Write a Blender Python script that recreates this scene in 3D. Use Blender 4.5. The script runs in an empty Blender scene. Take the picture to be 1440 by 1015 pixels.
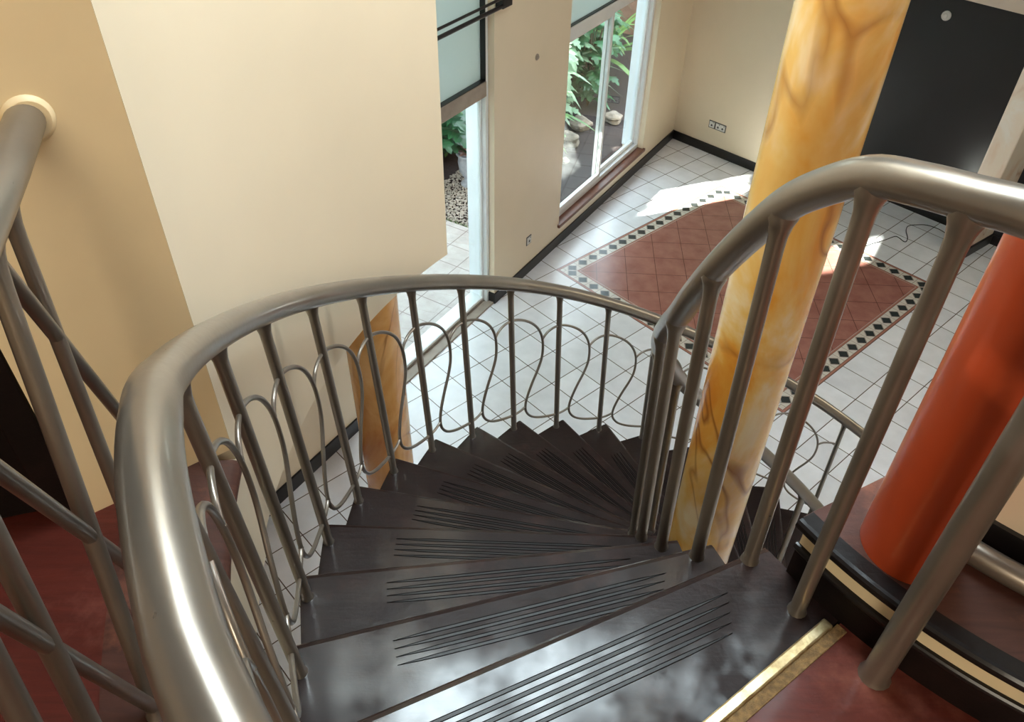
import bpy, bmesh, math, random
from mathutils import Vector, Matrix
random.seed(7)
D2R = math.pi/180
SC = bpy.context.scene
COL = SC.collection

# ------------------------------------------------------------------ helpers
class MB:
    """collects shapes and links them as ONE mesh object"""
    def __init__(self): self.v=[]; self.f=[]; self.sm=[]
    def add(self, vs, fs, smooth=False):
        o=len(self.v); self.v+= [tuple(p) for p in vs]
        for f in fs: self.f.append([i+o for i in f]); self.sm.append(smooth)
    def box(self, c, ax, h):
        """centre, three axis vectors, half sizes"""
        c=Vector(c); a=[Vector(x).normalized()*s for x,s in zip(ax,h)]
        vs=[c+a[0]*i+a[1]*j+a[2]*k for i in(-1,1) for j in(-1,1) for k in(-1,1)]
        self.add(vs,[(0,1,3,2),(4,6,7,5),(0,4,5,1),(2,3,7,6),(0,2,6,4),(1,5,7,3)])
    def bevbox(self, c, ax, h, b=.004):
        bm=bmesh.new(); bmesh.ops.create_cube(bm,size=2)
        for v in bm.verts: v.co=Vector((v.co.x*h[0],v.co.y*h[1],v.co.z*h[2]))
        bmesh.ops.bevel(bm,geom=list(bm.edges),offset=b,segments=2,affect='EDGES',profile=.5)
        a=[Vector(x).normalized() for x in ax]; c=Vector(c)
        bm.verts.index_update()
        self.add([c+a[0]*v.co.x+a[1]*v.co.y+a[2]*v.co.z for v in bm.verts],[[v.index for v in f.verts] for f in bm.faces])
        bm.free()
    def prism(self, poly, z0, z1):
        n=len(poly)
        vs=[(p[0],p[1],z0) for p in poly]+[(p[0],p[1],z1) for p in poly]
        self.add(vs,[list(range(n))[::-1],list(range(n,2*n))]+[(i,(i+1)%n,n+(i+1)%n,n+i) for i in range(n)])
    def tube(self, pts, rad, seg=12, cap=True):
        pts=[Vector(p) for p in pts]; n=len(pts)
        if not isinstance(rad,(list,tuple)): rad=[rad]*n
        t0=(pts[1]-pts[0]).normalized()
        up=Vector((0,0,1)) if abs(t0.z)<.9 else Vector((1,0,0))
        nrm=(up-t0*up.dot(t0)).normalized(); rings=[]
        for i in range(n):
            if i==0: t=pts[1]-pts[0]
            elif i==n-1: t=pts[-1]-pts[-2]
            else: t=pts[i+1]-pts[i-1]
            t.normalize(); nrm=(nrm-t*nrm.dot(t)).normalized(); b=t.cross(nrm)
            rings.append([pts[i]+(nrm*math.cos(2*math.pi*j/seg)+b*math.sin(2*math.pi*j/seg))*rad[i] for j in range(seg)])
        vs=[p for r in rings for p in r]
        fs=[(i*seg+j,i*seg+(j+1)%seg,(i+1)*seg+(j+1)%seg,(i+1)*seg+j) for i in range(n-1) for j in range(seg)]
        self.add(vs,fs,True)
        if cap: self.add(rings[0],[list(range(seg))[::-1]]); self.add(rings[-1],[list(range(seg))])
    def lathe(self, c, prof, seg=48, cap=True):
        """profile of (radius, z) turned about the vertical through c"""
        n=len(prof); vs=[]
        for r,z in prof:
            for j in range(seg):
                a=2*math.pi*j/seg; vs.append((c[0]+r*math.cos(a),c[1]+r*math.sin(a),c[2]+z))
        self.add(vs,[(i*seg+j,i*seg+(j+1)%seg,(i+1)*seg+(j+1)%seg,(i+1)*seg+j) for i in range(n-1) for j in range(seg)],True)
        if cap:
            self.add(vs[:seg],[list(range(seg))[::-1]]); self.add(vs[-seg:],[list(range(seg))])
    def sweep_arc(self, c, prof, a0, a1, n=48, smooth=True, closed=True):
        """closed profile of (radius, z) swept about c from a0 to a1 (radians)"""
        m=len(prof); vs=[]
        for i in range(n+1):
            a=a0+(a1-a0)*i/n
            for r,z in prof: vs.append((c[0]+r*math.cos(a),c[1]+r*math.sin(a),z))
        self.add(vs,[(i*m+j,i*m+(j+1)%m,(i+1)*m+(j+1)%m,(i+1)*m+j) for i in range(n) for j in range(m if closed else m-1)],smooth)
        if closed:
            self.add(vs[:m],[list(range(m))]); self.add(vs[-m:],[list(range(m))[::-1]])
    def build(self, name, mat, parent=None, loc=None, bevel=0, auto=None):
        me=bpy.data.meshes.new(name); o0=Vector(loc) if loc else Vector((0,0,0))
        off=o0
        if parent is not None:
            off = o0 if loc else Vector(WORLD.get(parent.name,(0,0,0)))
        me.from_pydata([tuple(Vector(p)-off) for p in self.v],[],self.f)
        me.polygons.foreach_set('use_smooth',self.sm)
        bm=bmesh.new(); bm.from_mesh(me); bmesh.ops.recalc_face_normals(bm,faces=bm.faces); bm.to_mesh(me); bm.free()
        me.update()
        me.materials.append(mat)
        o=bpy.data.objects.new(name,me); COL.objects.link(o)
        if parent is not None:
            o.parent=parent; WORLD[o.name]=tuple(off)
        else:
            o.location=off; WORLD[o.name]=tuple(off)
        if bevel:
            b=o.modifiers.new('bevel','BEVEL'); b.width=bevel; b.segments=2; b.limit_method='ANGLE'; b.angle_limit=.7
        return o
WORLD={}
def empty(name, loc):
    o=bpy.data.objects.new(name,None); COL.objects.link(o); o.location=loc; o.empty_display_size=.05
    WORLD[o.name]=tuple(loc); return o
def tag(o,label=None,cat=None,group=None,kind=None):
    if label: o['label']=label
    if cat: o['category']=cat
    if group: o['group']=group
    if kind: o['kind']=kind
    return o
def struct(o,label=None,cat=None): return tag(o,label,cat,kind='structure')

# ------------------------------------------------------------------ materials
def s2l(c):
    return tuple(((x/255)/12.92 if x/255<=.04045 else ((x/255+.055)/1.055)**2.4) for x in c)+(1,)
class NT:
    def __init__(self,name):
        self.m=bpy.data.materials.new(name); self.m.use_nodes=True; self.t=self.m.node_tree
        self.n=self.t.nodes; self.l=self.t.links
        self.b=self.n['Principled BSDF']; self.out=self.n['Material Output']
    def new(self,ty,**kw):
        n=self.n.new(ty)
        for k,v in kw.items(): setattr(n,k,v)
        return n
    def put(self,sock,v):
        if hasattr(v,'is_linked') or isinstance(v,bpy.types.NodeSocket): self.l.new(v,sock)
        else: sock.default_value=v
    def math(self,op,a,b=0,c=0,clamp=False):
        n=self.new('ShaderNodeMath',operation=op,use_clamp=clamp)
        self.put(n.inputs[0],a); self.put(n.inputs[1],b)
        if len(n.inputs)>2: self.put(n.inputs[2],c)
        return n.outputs[0]
    def mix(self,f,a,b):
        n=self.new('ShaderNodeMix',data_type='RGBA'); self.put(n.inputs[0],f); self.put(n.inputs[6],a); self.put(n.inputs[7],b); return n.outputs[2]
    def co(self,kind='Object'):
        return self.new('ShaderNodeTexCoord').outputs[kind]
    def noise(self,scale,detail=4,rough=.55,vec=None,dist=0):
        n=self.new('ShaderNodeTexNoise'); n.inputs['Scale'].default_value=scale; n.inputs['Detail'].default_value=detail
        n.inputs['Roughness'].default_value=rough; n.inputs['Distortion'].default_value=dist
        self.l.new(vec if vec is not None else self.co(),n.inputs['Vector']); return n.outputs[0]
    def ramp(self,f,stops):
        n=self.new('ShaderNodeValToRGB'); self.l.new(f,n.inputs[0]); e=n.color_ramp.elements
        while len(e)<len(stops): e.new(.5)
        for i,(p,c) in enumerate(stops): e[i].position=p; e[i].color=c
        return n.outputs[0]
    def bump(self,h,s=.2,d=.01):
        n=self.new('ShaderNodeBump'); n.inputs['Strength'].default_value=s; n.inputs['Distance'].default_value=d
        self.l.new(h,n.inputs['Height']); self.l.new(n.outputs[0],self.b.inputs['Normal'])
    def set(self,col=None,rough=None,metal=None,coat=None,spec=None,coatr=None):
        I=self.b.inputs
        if col is not None: self.put(I['Base Color'],col)
        if rough is not None: self.put(I['Roughness'],rough)
        if metal is not None: self.put(I['Metallic'],metal)
        if coat is not None: self.put(I['Coat Weight'],coat)
        if coatr is not None: self.put(I['Coat Roughness'],coatr)
        if spec is not None: self.put(I['Specular IOR Level'],spec)
        return self
M={}
def plain(name,rgb,rough=.5,metal=0,coat=0,var=.12,scale=12,spec=.5,bump=0):
    t=NT(name); c=s2l(rgb); n=t.noise(scale,5)
    d=tuple(x*(1-var) for x in c[:3])+(1,); l=tuple(min(1,x*(1+var)) for x in c[:3])+(1,)
    t.set(t.ramp(n,[(.3,d),(.7,l)]),rough,metal,coat,spec)
    if bump: t.bump(t.noise(scale*6,4),bump,.003)
    M[name]=t.m; return t.m
plain('cream_paint',(224,208,182),.42,var=.03,scale=1.5,bump=.05)
plain('ochre_paint',(236,214,172),.45,var=.05,scale=2.5,bump=.06)
plain('pinkish_paint',(212,196,182),.5,var=.03,scale=2,bump=.05)
plain('black_paint',(26,27,32),.5,var=.1,scale=3)
plain('black_skirting',(20,17,18),.3,var=.2,scale=8)
plain('white_frame',(222,224,224),.4,var=.04,scale=5)
plain('grey_frame',(150,138,126),.5,var=.15,scale=9)
plain('outer_plaster',(225,228,232),.7,var=.05,scale=4)
plain('brown_sill',(104,62,46),.4,var=.2,scale=14)
plain('curtain_rod',(46,42,42),.4,metal=.3,var=.1)
plain('socket_white',(214,214,208),.35,var=.03)
plain('socket_grey',(70,70,70),.4,var=.05)
plain('cable_black',(22,22,24),.5,var=.1)
plain('orange_paint',(176,70,36),.28,var=.06,scale=6,coat=.3)
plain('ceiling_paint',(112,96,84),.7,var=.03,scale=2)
plain('cream_band',(228,212,176),.4,var=.05,scale=9)
plain('stone',(128,118,108),.85,var=.25,scale=14,bump=.5)
plain('soil',(52,42,42),.95,var=.4,scale=26,bump=.8)
plain('pebble',(168,156,146),.8,var=.3,scale=30)
plain('garden_wall',(150,118,102),.9,var=.2,scale=6,bump=.4)
plain('grass',(74,104,52),.8,var=.3,scale=40)
plain('urn_stone',(170,172,180),.8,var=.15,scale=20,bump=.3)
plain('dry_bloom',(176,138,126),.8,var=.2,scale=30)
plain('bark',(80,66,52),.9,var=.3,scale=20,bump=.5)
plain('frayed_edge',(128,100,62),.65,var=.45,scale=90,bump=.8)
def leafmat(name,rgb,rgb2):
    t=NT(name); t.set(t.ramp(t.noise(3,3),[(.35,s2l(rgb)),(.65,s2l(rgb2))]),.35)
    tr=t.new('ShaderNodeBsdfTranslucent'); tr.inputs[0].default_value=s2l(rgb2)
    mx=t.new('ShaderNodeMixShader'); mx.inputs[0].default_value=.25
    t.l.new(t.b.outputs[0],mx.inputs[1]); t.l.new(tr.outputs[0],mx.inputs[2]); t.l.new(mx.outputs[0],t.out.inputs[0]); M[name]=t.m
leafmat('leaf_deep',(34,78,50),(66,118,78)); leafmat('leaf_bright',(70,116,56),(130,164,96)); leafmat('leaf_pale',(96,132,104),(150,176,146))

def metal(name,rgb,rough):
    t=NT(name); n=t.noise(60,3); n2=t.noise(4,4)
    c=s2l(rgb); d=tuple(x*.82 for x in c[:3])+(1,)
    t.set(t.ramp(n2,[(.35,d),(.65,c)]),t.math('ADD',rough-.04,t.math('MULTIPLY',n,.1)),.65,.35,.5,.1)
    t.bump(t.noise(140,2),.04,.001); M[name]=t.m
metal('pewter_paint',(138,129,119),.29)
def brass():
    t=NT('brass'); n=t.noise(25,5,.6)
    t.set(t.ramp(n,[(.3,s2l((150,124,84))),(.5,s2l((206,186,142))),(.75,s2l((228,214,180)))]),.34,.8)
    t.bump(t.noise(90,4),.3,.002); M['brass']=t.m
brass()
def wood(name,dark,mid,worn,rough,coat=.5,worn_at=.66):
    """varnished boards: grain, mottled wear, uneven gloss"""
    t=NT(name); co=t.co()
    mp=t.new('ShaderNodeMapping'); mp.inputs['Scale'].default_value=(3,26,3); t.l.new(co,mp.inputs[0])
    g=t.noise(2.2,6,.6,mp.outputs[0],.6); w=t.noise(4.5,6,.65); f=t.noise(38,4,.6)
    base=t.mix(g,s2l(dark),s2l(mid))
    wm=t.math('MULTIPLY',t.math('SUBTRACT',w,worn_at-.12),5,clamp=True)
    wm=t.math('MULTIPLY',wm,t.math('MULTIPLY',f,1.3,clamp=True))
    t.set(t.mix(wm,base,s2l(worn)),t.math('ADD',rough+.1,t.math('MULTIPLY',w,.3)),0,t.math('MULTIPLY',t.math('MULTIPLY',t.math('SUBTRACT',t.noise(2.6,4,.62),.42),5,clamp=True),coat),.22,t.math('ADD',.03,t.math('MULTIPLY',t.math('MULTIPLY',w,f),.5)))
    t.bump(t.math('ADD',t.math('MULTIPLY',g,.6),t.math('MULTIPLY',w,3.5)),.3,.005); M[name]=t.m
wood('tread_wood',(14,6,4),(33,13,10),(58,36,30),.26,1.0)
wood('red_wood',(62,24,19),(104,44,34),(136,80,66),.3,.5)
wood('ledge_wood',(52,30,26),(92,58,48),(150,92,70),.26)
wood('dark_wood',(10,6,6),(20,11,10),(34,20,18),.3)
plain('groove_wood',(16,10,8),.4,var=.3,scale=30,spec=.3)

def marble(name,base,tint):
    t=NT(name); co=t.co()
    mp=t.new('ShaderNodeMapping'); mp.inputs['Scale'].default_value=(1,1,.6); t.l.new(co,mp.inputs[0]); v=mp.outputs[0]
    n=t.noise(2.2,5,.55,v,1.0)
    cl=t.ramp(n,[(.34,s2l(tint[0])),(.44,s2l(tint[1])),(.52,s2l(base)),(.62,s2l(tint[2]))])
    # veins: thin bands where a warped noise crosses its middle
    vn=t.noise(1.15,3,.5,v,1.3)
    e=t.math('ABSOLUTE',t.math('SUBTRACT',vn,.5)); vein=t.math('SUBTRACT',1,t.math('MULTIPLY',e,85),clamp=True)
    halo=t.math('MULTIPLY',t.math('SUBTRACT',1,t.math('MULTIPLY',e,22),clamp=True),.3)
    brk=t.math('MULTIPLY',t.math('SUBTRACT',t.noise(2.1,2,.5,v),.44),6,clamp=True)
    c=t.mix(t.math('MULTIPLY',halo,brk),cl,s2l(tint[3]))
    c=t.mix(t.math('MULTIPLY',t.math('MULTIPLY',vein,brk),.75),c,s2l(tint[4]))
    t.set(c,.26,0,.4,.5,.12); M[name]=t.m
marble('yellow_marble',(244,200,116),((228,146,48),(238,172,72),(250,230,190),(214,132,56),(134,66,28)))
marble('pale_marble',(248,236,220),((242,218,196),(248,234,218),(250,244,234),(222,178,146),(190,140,108)))
marble('brown_marble',(216,162,96),((184,116,56),(202,142,76),(226,180,122),(168,102,52),(110,62,30)))

def tiles_floor():
    """white tiles with a square red panel bordered by black diamonds; object x,y run along the panel's sides"""
    S=TS/2
    t=NT('floor_tiles'); xyz=t.new('ShaderNodeSeparateXYZ'); t.l.new(t.co(),xyz.inputs[0])
    u=t.math('DIVIDE',xyz.outputs[0],S); v=t.math('DIVIDE',xyz.outputs[1],S)
    def line(x,per,off,w):     # 1 on the joint
        y=t.math('SUBTRACT',x,off); r=t.math('PINGPONG',y,per/2)
        return t.math('LESS_THAN',r,w/2)
    grid=t.math('MAXIMUM',line(u,2,-.5,.05),line(v,2,-.5,.05))
    # distance inside the panel (positive inside)
    du=t.math('SUBTRACT',9,t.math('ABSOLUTE',t.math('SUBTRACT',u,8.5)))
    dv=t.math('SUBTRACT',9,t.math('ABSOLUTE',t.math('SUBTRACT',v,8.5)))
    dd=t.math('MINIMUM',du,dv); inside=t.math('GREATER_THAN',dd,0)
    # red field: joints at 45 degrees
    r2=2*math.sqrt(2)
    p=t.math('ADD',u,v); q=t.math('SUBTRACT',u,v)
    rg=t.math('MAXIMUM',line(p,r2,17,.05),line(q,r2,0,.05))
    jit=t.noise(.9,2); tone=t.noise(6,4)
    # per tile tone
    cell=t.new('ShaderNodeTexWhiteNoise',noise_dimensions='2D')
    fl=t.new('ShaderNodeCombineXYZ'); t.put(fl.inputs[0],t.math('FLOOR',t.math('DIVIDE',t.math('ADD',u,.5),2))); t.put(fl.inputs[1],t.math('FLOOR',t.math('DIVIDE',t.math('ADD',v,.5),2)))
    t.l.new(fl.outputs[0],cell.inputs[0])
    white=t.ramp(t.math('ADD',t.math('MULTIPLY',tone,.7),t.math('MULTIPLY',cell.outputs[0],.3)),[(.25,s2l((218,219,224))),(.75,s2l((240,241,246)))])
    wcol=t.mix(grid,white,s2l((92,76,70)))
    red=t.ramp(tone,[(.3,s2l((150,98,88))),(.7,s2l((172,118,106)))])
    rcol=t.mix(rg,red,s2l((92,60,54)))
    # border bands by distance from the rim
    def band(a,b): return t.math('MULTIPLY',t.math('GREATER_THAN',dd,a),t.math('LESS_THAN',dd,b))
    # running coordinate along whichever side is nearest
    side=t.math('LESS_THAN',du,dv)
    run=t.math('ADD',t.math('MULTIPLY',side,v),t.math('MULTIPLY',t.math('SUBTRACT',1,side),u))
    fr=t.math('PINGPONG',t.math('SUBTRACT',run,.5),.5)    # 0 at each diamond's centre
    ac=t.math('ABSOLUTE',t.math('SUBTRACT',dd,.56))
    dia=t.math('LESS_THAN',t.math('ADD',fr,ac),.36)
    tri=t.math('LESS_THAN',t.math('ABSOLUTE',t.math('SUBTRACT',t.math('ADD',fr,ac),.40)),.02)
    bcol=t.mix(t.math('MAXIMUM',tri,t.math('GREATER_THAN',fr,.488)),t.mix(tone,s2l((196,188,178)),s2l((222,216,208))),s2l((120,96,86)))
    bcol=t.mix(dia,bcol,s2l((52,56,56)))
    c=rcol
    c=t.mix(band(0,1.16),c,bcol)
    c=t.mix(t.math('MAXIMUM',band(0,.17),band(1.02,1.14)),c,s2l((168,116,102)))
    c=t.mix(t.math('MAXIMUM',t.math('MAXIMUM',band(-.02,.03),band(.16,.19)),band(1.0,1.03)),c,s2l((110,78,70)))
    col=t.mix(inside,wcol,c)
    t.set(col,t.math('ADD',.16,t.math('MULTIPLY',tone,.14)),0,0,.5)
    t.bump(t.math('MAXIMUM',t.math('MULTIPLY',grid,-1),t.math('MULTIPLY',tone,.06)),.25,.004)
    M['floor_tiles']=t.m
TS=.3188
tiles_floor()
def patio_mat():
    t=NT('patio_tiles'); xyz=t.new('ShaderNodeSeparateXYZ'); t.l.new(t.co(),xyz.inputs[0])
    def ln(x): return t.math('LESS_THAN',t.math('PINGPONG',x,.16),.005)
    g=t.math('MAXIMUM',ln(xyz.outputs[0]),ln(xyz.outputs[1]))
    t.set(t.mix(g,t.ramp(t.noise(8,4),[(.3,s2l((160,150,146))),(.7,s2l((178,170,167)))]),s2l((118,102,98))),.7); M['patio_tiles']=t.m
patio_mat()
def glass():
    t=NT('clear_glass'); tr=t.new('ShaderNodeBsdfTransparent'); gl=t.new('ShaderNodeBsdfGlossy'); gl.inputs['Roughness'].default_value=.02
    tr.inputs[0].default_value=(.93,.97,.96,1)
    lw=t.new('ShaderNodeLayerWeight'); fz=t.math('ADD',.02,t.math('MULTIPLY',t.math('POWER',lw.outputs['Facing'],5),.8))
    mx=t.new('ShaderNodeMixShader'); t.l.new(fz,mx.inputs[0]); t.l.new(tr.outputs[0],mx.inputs[1]); t.l.new(gl.outputs[0],mx.inputs[2])
    t.l.new(mx.outputs[0],t.out.inputs[0]); M['clear_glass']=t.m
    t=NT('frosted_glass'); d=t.new('ShaderNodeBsdfDiffuse'); d.inputs[0].default_value=s2l((206,214,212)); tl=t.new('ShaderNodeBsdfTranslucent'); tl.inputs[0].default_value=s2l((222,230,228))
    mx=t.new('ShaderNodeMixShader'); mx.inputs[0].default_value=.55; t.l.new(d.outputs[0],mx.inputs[1]); t.l.new(tl.outputs[0],mx.inputs[2]); t.l.new(mx.outputs[0],t.out.inputs[0]); M['frosted_glass']=t.m
glass()

# ------------------------------------------------------------------ measured layout (metres; camera stands over x=y=0)
H=4.8904                                   # eye height above the tiled floor
C=Vector((1.526,1.543,0))                  # axis of the spiral
Z0=3.4; RISE=.2; STEP=8.922                # landing height, riser, degrees per tread
A0=205.634                                 # far edge of the first tread
RIN,ROUT=1.05,2.115
def pol(r,deg,z): return Vector((C.x+r*math.cos(deg*D2R),C.y+r*math.sin(deg*D2R),z))
def kang(k): return A0+1.888-STEP*k        # angle of baluster number k
W0=Vector((-1.72,3.98,0)); WD=Vector((.5187,.8549,0)).normalized(); WN=Vector((WD.y,-WD.x,0))   # window wall: origin, along, inwards
def wp(s,off,z): return W0+WD*s+WN*off+Vector((0,0,z))
UP=Vector((0,0,1))
def wbox(mb,s0,s1,o0,o1,z0,z1,bev=0):
    c=wp((s0+s1)/2,(o0+o1)/2,(z0+z1)/2); h=((s1-s0)/2,(o1-o0)/2,(z1-z0)/2)
    if bev: mb.bevbox(c,(WD,WN,UP),h,bev)
    else: mb.box(c,(WD,WN,UP),h)
TOP=6.3

# ------------------------------------------------------------------ tiled floor and outdoor ground
yaw=-.8352; FO=Vector((.565,7.105,0)); FU=Vector((math.cos(yaw),math.sin(yaw),0)); FV=Vector((-math.sin(yaw),math.cos(yaw),0))
corner=W0+WD*7.46
BD=Vector((math.cos(-45.1*D2R),math.sin(-45.1*D2R),0)); BN=Vector((-BD.y,BD.x,0))*-1    # back wall: along, inwards
bend=corner+BD*1.86
KD=Vector((math.cos(-47.4*D2R),math.sin(-47.4*D2R),0)); KN=Vector((KD.y,-KD.x,0)); K0=Vector((4.691,8.594,0))   # dark wall
k_start=K0-KD*1.35; k_end=K0+KD*3.2
poly=[wp(-4.5,-.16,0),wp(7.5,-.16,0),corner+Vector((.05,.2,0)),k_start-KN*.1,k_end-KN*.1,Vector((8.5,1,0)),Vector((7,-3,0)),Vector((-3.5,-3,0))]
me=bpy.data.meshes.new('floor')
def toF(p): d=p-FO; return (d.dot(FU),d.dot(FV))
pl=[toF(p) for p in poly]; n=len(pl)
me.from_pydata([(x,y,0) for x,y in pl]+[(x,y,-.12) for x,y in pl],[],[list(range(n))[::-1],list(range(n,2*n))]+[(i,(i+1)%n,n+(i+1)%n,n+i) for i in range(n)])
bm=bmesh.new(); bm.from_mesh(me); bmesh.ops.recalc_face_normals(bm,faces=bm.faces); bm.to_mesh(me); bm.free()
me.materials.append(M['floor_tiles'])
fl=bpy.data.objects.new('floor',me); COL.objects.link(fl); fl.location=FO; fl.rotation_euler=(0,0,yaw); struct(fl)

mb=MB(); mb.box((0,0,0),((1,0,0),(0,1,0),(0,0,1)),(3.6,1.5,.06))
o=mb.build('patio',M['patio_tiles']); o.location=wp(.45,-1.69,-.11); o.rotation_euler=(0,0,math.atan2(WD.y,WD.x)+.78*0); struct(o)
# garden soil: gently uneven ground beyond the patio
mb=MB(); N1,N2=36,24
vs=[];
for i in range(N1+1):
    for j in range(N2+1):
        s=-6+18*i/N1; of=-.3-8*j/N2
        vs.append(wp(s,of,-.14+.03*math.sin(s*5)*math.cos(of*4)+random.uniform(-.012,.012)))
mb.add(vs,[(i*(N2+1)+j,(i+1)*(N2+1)+j,(i+1)*(N2+1)+j+1,i*(N2+1)+j+1) for i in range(N1) for j in range(N2)],True)
struct(mb.build('garden_ground',M['soil']))
# boundary wall
mb=MB(); wbox(mb,-6,11.4,-4.7,-4.5,-.2,2.3); wbox(mb,11.2,11.4,-4.5,-.3,-.2,2.3); struct(mb.build('garden_wall',M['garden_wall']))

# ------------------------------------------------------------------ window wall with door 1 and window 2
T=-.28
DJ0,DJ1=.87,2.95; WJ0,WJ1=4.25,6.42; SILL=.26; HEAD=5.7
mb=MB()
wbox(mb,-4.6,DJ0,T,0,-.15,TOP); wbox(mb,DJ0,DJ1,T,0,HEAD,TOP); wbox(mb,DJ1,WJ0,T,0,-.15,TOP)
wbox(mb,WJ0,WJ1,-.165,0,-.15,SILL); wbox(mb,WJ0,WJ1,T,0,HEAD,TOP); wbox(mb,WJ1,7.46+.3,T,0,-.15,TOP)
struct(mb.build('wall_window',M['cream_paint']))
# skirting, returned round the door jambs
mb=MB(); wbox(mb,-4.5,DJ0+.018,0,.018,0,.14,.004); wbox(mb,DJ0,DJ0+.018,-.1,.0,0,.14,.004); struct(mb.build('baseboard_left',M['black_skirting']))
mb=MB(); wbox(mb,DJ1-.018,7.46,0,.018,0,.12,.004); wbox(mb,DJ1-.018,DJ1,-.1,.0,0,.12,.004); struct(mb.build('baseboard_window',M['black_skirting']))
# outer reveals are painted white
def lining(name,s0,s1,z0,z1,par):
    mb=MB()
    wbox(mb,s0,s0+.012,T-.01,-.15,z0,z1); wbox(mb,s1-.012,s1,T-.01,-.15,z0,z1)
    return mb.build(name,M['outer_plaster'],par)
# door 1
d1=empty('door_1',wp((DJ0+DJ1)/2,-.1,0)); struct(d1)
mb=MB(); wbox(mb,DJ0,DJ0+.045,-.15,-.06,0,2.2,.004); wbox(mb,DJ1-.045,DJ1,-.15,-.06,0,HEAD,.004); wbox(mb,DJ0,DJ0+.045,-.15,-.06,2.2,HEAD,.004); mb.build('frame',M['white_frame'],d1)
mb=MB(); wbox(mb,DJ0+.04,DJ1-.04,-.16,-.05,2.16,2.29,.006); mb.build('transom',M['grey_frame'],d1)
mb=MB(); wbox(mb,DJ0,DJ1,-.28,-.10,-.05,.035,.004); mb.build('track',M['white_frame'],d1)
mb=MB(); wbox(mb,DJ0,DJ1,-.10,-.0,-.05,.02,.004); wbox(mb,DJ0,DJ1,-.115,-.10,0,.05,.003); mb.build('threshold',M['grey_frame'],d1)
mb=MB(); wbox(mb,DJ1-.07,DJ1-.045,-.13,-.10,.03,2.17,.003); wbox(mb,DJ0+.045,DJ0+.07,-.13,-.10,.03,2.17,.003); wbox(mb,DJ0+.05,DJ1-.05,-.13,-.10,.035,.07,.003); st=mb.build('stile',M['white_frame'],d1)
mb=MB(); wbox(mb,DJ0+.06,DJ1-.06,-.118,-.112,.05,2.17); mb.build('pane',M['clear_glass'],st)
mb=MB(); wbox(mb,DJ1-.052,DJ1-.044,-.135,-.055,2.29,HEAD); wbox(mb,DJ0+.05,DJ1-.05,-.135,-.055,2.285,2.297); fr=mb.build('gasket',M['black_skirting'],d1)
mb=MB(); wbox(mb,DJ0+.04,DJ1-.045,-.112,-.104,2.29,HEAD); mb.build('frosted_pane',M['frosted_glass'],d1)
lining('reveal',DJ0,DJ1,-.05,2.2,d1)
# window 2
w2=empty('window_2',wp((WJ0+WJ1)/2,-.1,SILL)); struct(w2)
MUL=5.33
mb=MB(); wbox(mb,WJ0,WJ0+.05,-.15,-.07,SILL,HEAD,.004); wbox(mb,WJ1-.05,WJ1,-.15,-.07,SILL,HEAD,.004); wbox(mb,WJ0,WJ1,-.16,-.07,SILL,SILL+.06,.004); wbox(mb,WJ0,WJ1,-.16,-.06,2.2,2.31,.005); mb.build('frame',M['white_frame'],w2)
def sash(a,b,off):
    mb=MB(); wbox(mb,a,a+.045,off-.02,off+.02,SILL+.055,2.21,.004); wbox(mb,b-.045,b,off-.02,off+.02,SILL+.055,2.21,.004)
    wbox(mb,a,b,off-.02,off+.02,SILL+.055,SILL+.11,.004); wbox(mb,a,b,off-.02,off+.02,2.165,2.21,.004)
    o=mb.build('sash',M['white_frame'],w2)
    mb=MB(); wbox(mb,a+.03,b-.03,off-.003,off+.003,SILL+.09,2.18); mb.build('pane',M['clear_glass'],o)
sash(WJ0+.04,MUL+.03,-.092); sash(MUL-.03,WJ1-.04,-.135)
mb=MB(); wbox(mb,WJ0+.05,WJ1-.05,-.112,-.104,2.31,HEAD); mb.build('frosted_pane',M['frosted_glass'],w2)
mb=MB(); wbox(mb,WJ0+.045,WJ1-.045,-.13,-.07,2.305,2.32); mb.build('gasket',M['black_skirting'],w2)
mb=MB(); wbox(mb,WJ0-.03,WJ1+.03,-.09,.03,SILL-.035,SILL+.004,.006); mb.build('sill',M['brown_sill'],w2)
lining('reveal',WJ0,WJ1,SILL,2.3,w2)
# curtain rods above the door
rod=empty('curtain_rod',wp(2.0,.05,2.9)); tag(rod,'dark double curtain rod across the frosted pane over the door','curtain rod')
for z,r in ((2.945,.011),(2.885,.016)):
    mb=MB(); mb.tube([wp(.6,.06,z),wp(3.0,.06,z)],r,10); mb.build('rod',M['curtain_rod'],rod)
mb=MB(); wbox(mb,2.96,3.1,0,.075,2.865,2.965,.006); mb.build('bracket',M['curtain_rod'],rod)

# ------------------------------------------------------------------ back wall, dark wall, beam, stub pillar
def slab(name,a,b,nrm,th,z0,z1,mat):
    """wall whose inner face runs a->b; thickness goes against nrm"""
    mb=MB(); mb.prism([a,b,b-nrm*th,a-nrm*th],z0,z1); return mb.build(name,mat)
struct(slab('wall_back',corner-BD*.3,bend,BN,.2,-.1,TOP,M['cream_paint']))
mb=MB(); mb.prism([corner,bend,bend+BN*.018,corner+BN*.018],0,.12); struct(mb.build('baseboard_back',M['black_skirting'],bevel=.004))
struct(slab('wall_dark',k_start,k_end,KN,.2,-.1,2.42,M['black_paint']))
mb=MB(); mb.prism([k_start,k_end,k_end+KN*.018,k_start+KN*.018],0,.11); struct(mb.build('baseboard_dark',M['black_skirting'],bevel=.004))
mb=MB(); mb.prism([bend,bend-BN*.2,k_start-KN*.2,k_start],-.1,TOP); struct(mb.build('wall_return',M['cream_paint']))
mb=MB(); mb.prism([k_start+KN*.25,k_end+KN*.25,k_end-KN*.2,k_start-KN*.2],2.42,TOP); struct(mb.build('wall_beam',M['pinkish_paint']))
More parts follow.
